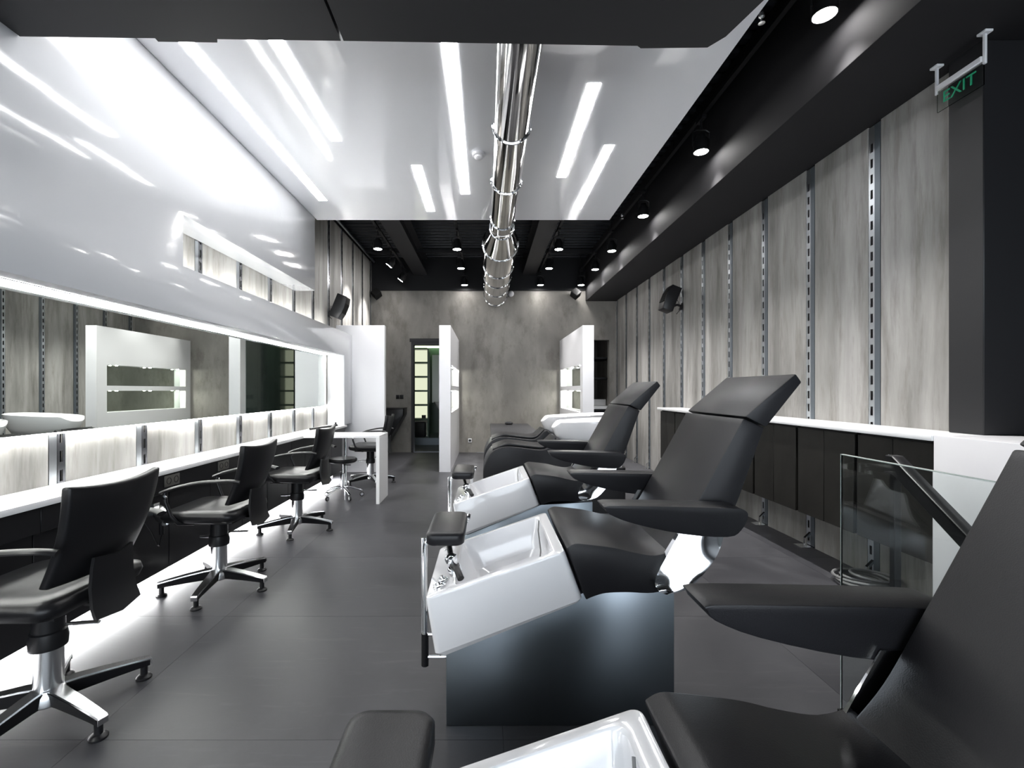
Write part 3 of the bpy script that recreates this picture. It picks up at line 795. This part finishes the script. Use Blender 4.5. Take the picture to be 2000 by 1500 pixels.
# ------------------------------------------------------------------ pedicure chairs
def basin_mesh():
    TL = Vector((-0.213, 0.525)); TR = Vector((0.273, 0.691))
    u = (TR - TL).normalized(); n = Vector((-u.y, u.x)); L = (TR - TL).length
    def mp(p, t0, t1):
        t = t0 + (t1 - t0) * (p[0] / L)
        q = TL + u * p[0] + n * t
        return (q.x, p[1], q.y)
    R = lambda a, b_, hw, r, t0, t1: [mp(p, t0, t1) for p in rrect(a, b_, -hw, hw, r, 7)]
    rings = [R(0.0, L - 0.005, 0.24, 0.03, -0.216, -0.187), R(-0.022, L + 0.002, 0.252, 0.03, -0.212, -0.186), R(-0.034, L + 0.005, 0.259, 0.025, -0.195, -0.178),
             R(-0.002, L, 0.26, 0.022, -0.008, -0.008), R(0.001, L - 0.002, 0.258, 0.022, -0.002, -0.002), R(0.006, L - 0.006, 0.254, 0.02, 0, 0),
             R(0.105, L - 0.036, 0.234, 0.03, 0, 0), R(0.110, L - 0.042, 0.229, 0.03, -0.006, -0.006),
             R(0.14, L - 0.075, 0.20, 0.05, -0.13, -0.12), R(0.165, L - 0.10, 0.175, 0.05, -0.15, -0.14)]
    return loft(rings), (TL, u, n, L)
BG, (bTL, bu, bn, bL) = basin_mesh()
def bp(a, w, t):
    q = bTL + bu * a + bn * t
    return Vector((q.x, w, q.y))
bN = Vector((bn.x, 0, bn.y)); bU = Vector((bu.x, 0, bu.y))

def smooth_poly(pts, n=6):
    """Catmull-Rom through open points"""
    P = [Vector(p) for p in pts]
    out = []
    for i in range(len(P) - 1):
        p0, p1, p2, p3 = P[max(i - 1, 0)], P[i], P[i + 1], P[min(i + 2, len(P) - 1)]
        for k in range(n):
            t = k / n
            out.append(tuple(0.5 * ((2 * p1) + (p2 - p0) * t + (2 * p0 - 5 * p1 + 4 * p2 - p3) * t * t + (3 * p1 - p0 - 3 * p2 + p3) * t ** 3)))
    out.append(tuple(P[-1]))
    return out

def pedicure_chair(label, yc):
    t = thing('pedicure_chair', label, 'pedicure chair', (0, yc, 0), group='pedicure chairs')
    # pedestal
    obj('pedestal', prism([(-0.15, 0.0), (0.70, 0.0), (0.70, 0.515), (0.36, 0.495), (-0.15, 0.287)], 'y', -0.145, 0.145), 'pedestal', t, bevel=(0.004, 2))
    # foot bath and its fittings
    bs = obj('foot_basin', BG, 'acrylic', t, smooth=28)
    for w, a in ((-0.20, 0.045), (-0.155, 0.055)):
        p = bp(a, w, 0)
        obj('control_knob', lathe([(0.021, 0.0), (0.021, 0.006), (0.017, 0.010), (0.010, 0.011), (0.008, 0.020), (0.0, 0.021)], p, bN, 18), 'chrome', bs)
    p = bp(0.045, 0.20, 0)
    obj('air_button', lathe([(0.020, 0.0), (0.020, 0.004), (0.012, 0.006), (0.0, 0.006)], p, bN, 18), 'chrome', bs)
    p = bp(0.10, -0.10, 0)
    mx = obj('mixer_tap', lathe([(0.026, 0.0), (0.026, 0.02), (0.020, 0.03), (0.024, 0.045), (0.024, 0.06), (0.012, 0.07), (0.0, 0.072)], p, bN, 20), 'chrome', bs)
    obj('tap_lever', tube([tuple(p + bN * 0.06 + Vector((0, 0.02, 0))), tuple(p + bN * 0.075 + Vector((-0.005, 0.07, 0))), tuple(p + bN * 0.085 + Vector((-0.01, 0.115, 0)))], 0.011, 10), 'plastic', mx)
    obj('tap_spout', tube([tuple(p + bN * 0.03 + Vector((0, -0.015, 0))), tuple(p + bN * 0.035 + Vector((0.02, -0.06, 0))), tuple(p + bN * 0.012 + Vector((0.03, -0.095, 0)))], 0.013, 10), 'plastic', mx)
    p = bp(0.11, 0.244, 0)
    obj('hand_shower', tube([tuple(p), tuple(p + Vector((0, 0, 0.04))), tuple(p + Vector((0.005, 0, 0.075))), tuple(p + Vector((0.012, 0, 0.10)))], 0.011, 10), 'white', bs)
    obj('shower_head', lathe([(0.0, -0.01), (0.016, -0.008), (0.022, 0.0), (0.02, 0.012), (0.0, 0.016)], p + Vector((0.02, 0, 0.108)), (1, 0, -0.4), 16), 'chrome', bs)
    obj('plug_chain', tube([tuple(bp(bL - 0.045, 0.16, 0.001)), tuple(bp(bL - 0.062, 0.13, -0.03)), tuple(bp(bL - 0.08, 0.06, -0.09)), tuple(bp(bL - 0.11, 0.0, -0.135))], 0.003, 6), 'cable', bs)
    # seat: body profile
    K = lambda pts, k: [(x * k, 1.25 - (1.25 - z) * k) for x, z in pts]
    top = smooth_poly(K([(0.288, 0.684), (0.316, 0.699), (0.36, 0.697), (0.458, 0.685), (0.532, 0.668), (0.605, 0.658), (0.665, 0.672)], 0.97), 4)
    bot = smooth_poly(K([(0.70, 0.60), (0.66, 0.545), (0.60, 0.522), (0.502, 0.524), (0.429, 0.521), (0.385, 0.509), (0.358, 0.497)], 0.97), 4)
    obj('seat_cushion', prism(top + bot, 'y', -0.258, 0.258), 'leather', t, bevel=(0.006, 2, 60), smooth=35)
    fr = smooth_poly([(0.622, 0.672), (0.682, 0.745), (0.742, 0.85), (0.825, 1.0), (0.907, 1.150)], 5)
    bk = smooth_poly([(0.982, 1.118), (0.930, 0.975), (0.880, 0.84), (0.825, 0.74), (0.75, 0.65), (0.69, 0.612)], 5)
    obj('backrest', prism(fr + bk, 'y', -0.235, 0.235), 'leather', t, bevel=(0.006, 2, 60), smooth=35)
    obj('headrest', prism([(0.913, 1.156), (1.092, 1.309), (1.114, 1.278), (0.988, 1.120)], 'y', -0.235, 0.235), 'leather', t, bevel=(0.006, 2), smooth=35)
    # chrome hinge covers: bulging plates on both sides
    Lc = smooth_poly(K([(0.632, 0.528), (0.605, 0.545), (0.598, 0.585), (0.645, 0.678), (0.705, 0.785)], 0.98), 6)
    Rc = smooth_poly(K([(0.640, 0.527), (0.72, 0.553), (0.79, 0.63), (0.825, 0.69), (0.850, 0.785)], 0.98), 6)
    for s in (-1, 1):
        m = 8
        rows = []
        for k, (a, b_) in enumerate(zip(Lc, Rc)):
            fz = k / (len(Lc) - 1)
            row = []
            for j in range(m + 1):
                q = j / m
                x = a[0] + (b_[0] - a[0]) * q; z = a[1] + (b_[1] - a[1]) * q
                yb = 0.270 - 0.022 * fz if s > 0 else 0.262 + 0.042 * (1 - fz) + 0.002 * (1 - (2 * q - 1) ** 2)
                if s < 0:
                    kk = (1.86 - yb) / 1.595
                    x = x * kk; z = 1.25 - (1.25 - z) * kk
                row.append((x, s * yb, z))
            rows.append(row)
        V = [p for r in rows for p in r]; F = []
        for k in range(len(rows) - 1):
            for j in range(m):
                F.append((k * (m + 1) + j, k * (m + 1) + j + 1, (k + 1) * (m + 1) + j + 1, (k + 1) * (m + 1) + j))
        nV = len(V)
        V2 = [(x, s * 0.246, z) for x, y_, z in V]
        F2 = [tuple(i + nV for i in reversed(f)) for f in F]
        side = []
        rim = [j for j in range(m + 1)] + [k * (m + 1) + m for k in range(1, len(rows))] + [(len(rows) - 1) * (m + 1) + j for j in range(m - 1, -1, -1)] + [k * (m + 1) for k in range(len(rows) - 2, 0, -1)]
        for i in range(len(rim)):
            a, b_ = rim[i], rim[(i + 1) % len(rim)]
            side.append((a, b_, b_ + nV, a + nV))
        obj('hinge_cover', (V + V2, F + F2 + side), 'chrome', t, smooth=50)
    # arms
    arm = smooth_poly([(0.390, 0.860), (0.402, 0.871), (0.60, 0.869), (0.80, 0.864), (0.846, 0.857), (0.858, 0.835), (0.835, 0.790), (0.79, 0.768), (0.643, 0.778), (0.483, 0.812), (0.405, 0.842), (0.390, 0.860)], 3)[:-1]
    for s in (-1, 1):
        y0, y1 = (0.252, 0.347) if s > 0 else (-0.352, -0.257)
        a_ = obj('armrest', prism(arm, 'y', y0, y1), 'leather', t, bevel=(0.006, 2, 60), smooth=35)
        obj('arm_bracket', box(0.755, 0.80, min(s * 0.22, s * 0.275), max(s * 0.22, s * 0.275), 0.785, 0.82), 'black', a_)
    # foot rest on a post
    fp = obj('footrest_post', tube([(-0.248, 0.0, 0.145), (-0.248, 0.0, 0.62), (-0.240, 0.0, 0.645), (-0.20, 0.0, 0.653)], 0.010, 12), 'chrome', t)
    obj('post_sleeve', cyl((-0.248, 0, 0.14), (-0.248, 0, 0.27), 0.015, n=14), 'plastic', fp)
    for z, x1 in ((0.265, -0.21), (0.175, -0.14)):
        obj('post_clamp', tube([(-0.248, 0, z), (x1, 0, z + 0.0)], 0.007, 8), 'chrome', fp)
    obj('post_clamp', tube([(-0.262, 0.03, 0.645), (-0.262, 0.03, 0.25), (-0.25, 0.02, 0.24)], 0.006, 8), 'chrome', fp)
    r1 = [(x, y, 0.660) for x, y in rrect(-0.234, -0.086, -0.10, 0.24, 0.03, 6)]
    r0 = [(x, y, 0.652) for x, y in rrect(-0.226, -0.094, -0.092, 0.232, 0.028, 6)]
    r2 = [(x, y, 0.690) for x, y in rrect(-0.234, -0.086, -0.10, 0.24, 0.03, 6)]
    r3 = [(x, y, 0.698) for x, y in rrect(-0.229, -0.091, -0.095, 0.235, 0.03, 6)]
    r4 = [(x, y, 0.702) for x, y in rrect(-0.215, -0.105, -0.081, 0.221, 0.028, 6)]
    obj('footrest_cushion', loft([r0, r1, r2, r3, r4]), 'leather', t, smooth=60)
    return t
p0 = pedicure_chair('black pedicure chair in the middle, its white foot bath in full view', 1.86)
for yc, l in ((0.56, 'black pedicure chair nearest the camera, cut off at the bottom right'), (3.18, 'black pedicure chair farthest from the camera, next to the shampoo units')):
    c = copy_tree(p0); c.location = (0, yc, 0); c['label'] = l
    if yc < 1:
        for ch in [g for ch in c.children for g in ch.children if g.name.startswith(('hand_shower', 'shower_head'))]:
            bpy.data.objects.remove(ch)

# ------------------------------------------------------------------ styling chairs
def styling_chair(label, loc, base_deg, rz=0.0):
    t = thing('styling_chair', label, 'chair', loc, rz, group='black styling chairs')
    # seat
    rr_ = lambda a, b_, w, r, z: [(x, y, z) for x, y in rrect(a, b_, -w, w, r, 6)]
    obj('seat', loft([rr_(-0.19, 0.17, 0.19, 0.05, 0.455), rr_(-0.23, 0.21, 0.225, 0.06, 0.468), rr_(-0.245, 0.22, 0.235, 0.065, 0.495), rr_(-0.24, 0.215, 0.23, 0.065, 0.518), rr_(-0.21, 0.19, 0.205, 0.06, 0.530), rr_(-0.12, 0.12, 0.13, 0.06, 0.520), rr_(-0.05, 0.05, 0.06, 0.04, 0.516)]), 'leather2', t, smooth=60)
    obj('seat_pan', box(-0.17, 0.17, -0.16, 0.16, 0.44, 0.455), 'plastic', t, bevel=(0.006, 2))
    # backrest: curved slab leaning back, wider at the top, slightly concave
    rows = []
    nz, ny = 9, 9
    F_, B_ = [], []
    for i in range(nz):
        q = i / (nz - 1)
        z = 0.56 + 0.345 * q
        x = 0.185 + 0.10 * q + 0.018 * math.sin(q * PI)
        hw = 0.185 + 0.03 * q
        for j in range(ny):
            s = -1 + 2 * j / (ny - 1)
            y = s * hw
            cx = -0.035 * s * s * (1 - 0.3 * q)
            zz = z + (0.018 * s * s if i == nz - 1 else 0)
            F_.append((x + cx - 0.018, y, zz)); B_.append((x + cx + 0.018, y, zz))
    nV = nz * ny; FF = []
    for i in range(nz - 1):
        for j in range(ny - 1):
            a = i * ny + j
            FF.append((a, a + 1, a + ny + 1, a + ny)); FF.append((a + nV, a + ny + nV, a + ny + 1 + nV, a + 1 + nV))
    rim = list(range(ny)) + [i * ny + ny - 1 for i in range(1, nz)] + [(nz - 1) * ny + j for j in range(ny - 2, -1, -1)] + [i * ny for i in range(nz - 2, 0, -1)]
    for i in range(len(rim)):
        a, b_ = rim[i], rim[(i + 1) % len(rim)]
        FF.append((a, b_, b_ + nV, a + nV))
    obj('backrest', (F_ + B_, FF), 'leather2', t, bevel=(0.010, 3, 50), smooth=60)
    # tail panel behind the seat
    tail = []
    for z, x, hw in ((0.64, 0.243, 0.09), (0.60, 0.240, 0.095), (0.53, 0.238, 0.10), (0.46, 0.248, 0.105), (0.42, 0.262, 0.105)):
        tail.append([(x, -hw, z), (x + 0.012, -hw, z), (x + 0.024, 0, z - 0.012), (x + 0.012, hw, z), (x, hw, z), (x + 0.012, 0, z - 0.012)])
    obj('back_bracket', loft(tail), 'plastic', t, smooth=40)
    obj('bracket_bar', box(0.05, 0.262, -0.05, 0.05, 0.446, 0.456), 'plastic', t)
    # arms
    for s in (-1, 1):
        y = 0.262 * s
        a_ = obj('armrest', tube(smooth_poly([(0.262, y * 0.93, 0.712), (0.20, y, 0.722), (0.05, y * 1.02, 0.715), (-0.10, y * 1.0, 0.685), (-0.185, y * 0.98, 0.655)], 5), 0.021, 10, 0.010), 'plastic', t, smooth=60)
        obj('arm_support', tube([(-0.165, y * 0.985, 0.66), (-0.16, y * 0.99, 0.60), (-0.13, y * 0.99, 0.52), (-0.10, y * 0.92, 0.47), (-0.06, y * 0.6, 0.448)], 0.011, 8), 'plastic', a_, smooth=60)
        obj('arm_knob', lathe([(0.012, 0), (0.012, 0.01), (0, 0.012)], (-0.162, y * 0.99, 0.63), (0, s, 0), 12), 'chrome', a_)
    # column
    col = obj('column_sleeve', lathe([(0.058, 0.27), (0.060, 0.30), (0.056, 0.33), (0.050, 0.335), (0.050, 0.44)], n=24), 'plastic', t)
    obj('gas_column', lathe([(0.046, 0.09), (0.046, 0.275)], n=24), 'alu', t)
    obj('pump_lever', tube([(-0.03, 0.03, 0.30), (-0.10, 0.10, 0.29), (-0.17, 0.14, 0.275), (-0.21, 0.15, 0.272)], 0.009, 8), 'alu', col)
    obj('brake_lever', tube([(0.05, 0.02, 0.345), (0.12, 0.03, 0.345), (0.165, 0.035, 0.345)], 0.010, 8, 0.006), 'alu', col)
    # five-star base
    hub = obj('base_hub', lathe([(0.05, 0.055), (0.062, 0.065), (0.062, 0.10), (0.052, 0.118), (0.046, 0.12)], n=24), 'alu', t)
    for k in range(5):
        a = math.radians(base_deg + 72 * k); R = Matrix.Rotation(a, 4, 'Z')
        leg = []
        for r_, z0, z1, hw in ((0.03, 0.06, 0.118, 0.028), (0.08, 0.062, 0.116, 0.027), (0.18, 0.060, 0.104, 0.024), (0.27, 0.056, 0.090, 0.021), (0.322, 0.052, 0.080, 0.019)):
            leg.append([(r_, -hw * 0.7, z0), (r_, hw * 0.7, z0), (r_, hw, z1 - 0.004), (r_, hw * 0.8, z1), (r_, -hw * 0.8, z1), (r_, -hw, z1 - 0.004)])
        lg = obj('base_leg', xf(loft(leg), R), 'plastic', t, smooth=25)  # black body: metal leg sides reflecting the dark floor, put into the colour
        cap = [[(r_, -hw_, z_ - 0.002), (r_, hw_, z_ - 0.002), (r_, hw_ * 0.92, z_ + 0.004), (r_, -hw_ * 0.92, z_ + 0.004)] for r_, z_, hw_ in ((0.03, 0.118, 0.025), (0.08, 0.116, 0.0245), (0.18, 0.104, 0.022), (0.27, 0.090, 0.0195), (0.326, 0.080, 0.0175))]
        cap.append([(0.328, -0.0175, 0.055), (0.328, 0.0175, 0.055), (0.331, 0.016, 0.078), (0.331, -0.016, 0.078)])
        obj('leg_lit_top', xf(loft(cap), R), 'alu', lg, smooth=25)  # separate bright strip for the lit top of the leg
        obj('foot_glide', xf(lathe([(0.030, 0.0), (0.030, 0.007), (0.024, 0.014), (0.014, 0.017), (0.014, 0.056)], (0.303, 0, 0), n=16), R), 'plastic', lg)
    return t
styling_chair('black styling chair nearest the camera, at the left edge', (-1.678, 1.766, 0), -21)
styling_chair('second black styling chair from the camera, along the counter', (-1.70, 2.93, 0), 62)
styling_chair('third black styling chair from the camera, just before the white desk', (-1.70, 4.14, 0), 66)
styling_chair('black styling chair farthest from the camera, behind the white desk', (-1.56, 6.2, 0), 10)

# ------------------------------------------------------------------ round stool
t = thing('rolling_stool', 'round black stool with a chrome wheeled base under the white desk', 'stool', (-1.67, 5.36, 0))
obj('seat', lathe([(0.0, 0.41), (0.14, 0.41), (0.16, 0.425), (0.162, 0.445), (0.15, 0.46), (0.08, 0.466), (0.0, 0.467)], n=32), 'leather2', t)
obj('column', lathe([(0.025, 0.10), (0.025, 0.28), (0.015, 0.285), (0.015, 0.41)], n=16), 'chrome', t)
obj('height_lever', tube([(0.015, 0, 0.38), (0.10, -0.03, 0.385)], 0.006, 6), 'plastic', t)
for k in range(5):
    R = Matrix.Rotation(math.radians(20 + 72 * k), 4, 'Z')
    lg = obj('base_leg', xf(tube([(0.015, 0, 0.125), (0.08, 0, 0.12), (0.16, 0, 0.095), (0.215, 0, 0.07)], 0.014, 8, 0.011), R), 'chrome', t, smooth=60)
    obj('caster', xf(torus((0.215, 0.0, 0.0275), (0, 1, 0.0), 0.0175, 0.010, 18, 8), R), 'plastic', lg)
    obj('caster_hub', xf(lathe([(0.017, -0.012), (0.017, 0.012)], (0.215, 0, 0.0275), (0, 1, 0), 14), R), 'alu', lg)

# ------------------------------------------------------------------ shampoo units
def shampoo(label, yc):
    t = thing('shampoo_unit', label, 'shampoo chair', (0, yc, 0), group='shampoo units')
    top = smooth_poly([(0.04, 0.04), (0.0, 0.16), (-0.03, 0.34), (-0.028, 0.47), (0.015, 0.58), (0.09, 0.655), (0.20, 0.685), (0.34, 0.675), (0.52, 0.655), (0.60, 0.665), (0.655, 0.71), (0.70, 0.755), (0.735, 0.765)], 4)
    body = top + [(0.80, 0.70), (0.90, 0.55), (1.0, 0.0), (0.06, 0.0)]
    obj('lounge_body', prism(body, 'y', -0.275, 0.275), 'leather', t, bevel=(0.018, 3, 60), smooth=50)
    pad = smooth_poly([(0.06, 0.64), (0.20, 0.69), (0.34, 0.68), (0.52, 0.66), (0.60, 0.67), (0.655, 0.715), (0.70, 0.758)], 4)
    pad2 = [(x + 0.004, z + 0.018) for x, z in reversed(pad)]
    obj('seat_pad', prism(pad + pad2, 'y', -0.22, 0.22), 'leather', t, bevel=(0.006, 2, 60), smooth=50)
    # bowl
    def br(cx, hx, hy, z, tilt=0.0, n=40):
        out = []
        for i in range(n):
            a = 2 * PI * i / n
            c, s = math.cos(a), math.sin(a)
            x = cx + hx * math.copysign(abs(c) ** 0.8, c); y = hy * math.copysign(abs(s) ** 0.8, s)
            zz = z + tilt * (x - cx)
            dip = max(0, -c - 0.80) / 0.2
            out.append((x, y, zz - 0.06 * dip * (tilt > 0.01)))
        return out
    obj('bowl', loft([br(1.15, 0.20, 0.15, 0.665), br(1.13, 0.30, 0.20, 0.69), br(1.125, 0.365, 0.235, 0.77, 0.02), br(1.122, 0.395, 0.248, 0.84, 0.03), br(1.12, 0.425, 0.258, 0.915, 0.05), br(1.12, 0.43, 0.26, 0.935, 0.05), br(1.12, 0.415, 0.248, 0.942, 0.05), br(1.13, 0.39, 0.225, 0.925, 0.05), br(1.15, 0.30, 0.18, 0.82, 0.02), br(1.18, 0.16, 0.12, 0.76)]), 'ceramic', t, smooth=60)
    obj('bowl_pedestal', loft([[(x, y, z) for x, y in rrect(1.02, 1.40, -0.16, 0.16, 0.05, 5)] for z in (0.46, 0.72)]), 'ceramic', t)
    obj('bowl_base', loft([[(x, y, z) for x, y in rrect(1.005, 1.42, -0.2, 0.2, 0.04, 5)] for z in (0.0, 0.459)]), 'plastic', t)
    return t
s0 = shampoo('black shampoo lounger with white bowl, nearer of the two', 4.87)
c = copy_tree(s0); c.location = (0, 5.83, 0); c['label'] = 'black shampoo lounger with white bowl, farther of the two'
t = thing('treatment_bed', 'flat black treatment bed standing between the white partitions', 'bed', (0.43, 7.6, 0))
obj('mattress', box(-0.36, 0.36, -1.1, 1.1, 0.53, 0.62), 'leather', t, bevel=(0.015, 3))
obj('base', box(-0.28, 0.28, -0.95, 0.95, 0.0, 0.53), 'black', t, bevel=(0.01, 2))
tag(obj('face_pad', torus((0.41, 8.45, 0.645), (0, 0, 1), 0.05, 0.025, 20, 8), 'leather'), 'small black ring pad lying on the far end of the treatment bed', 'pad')
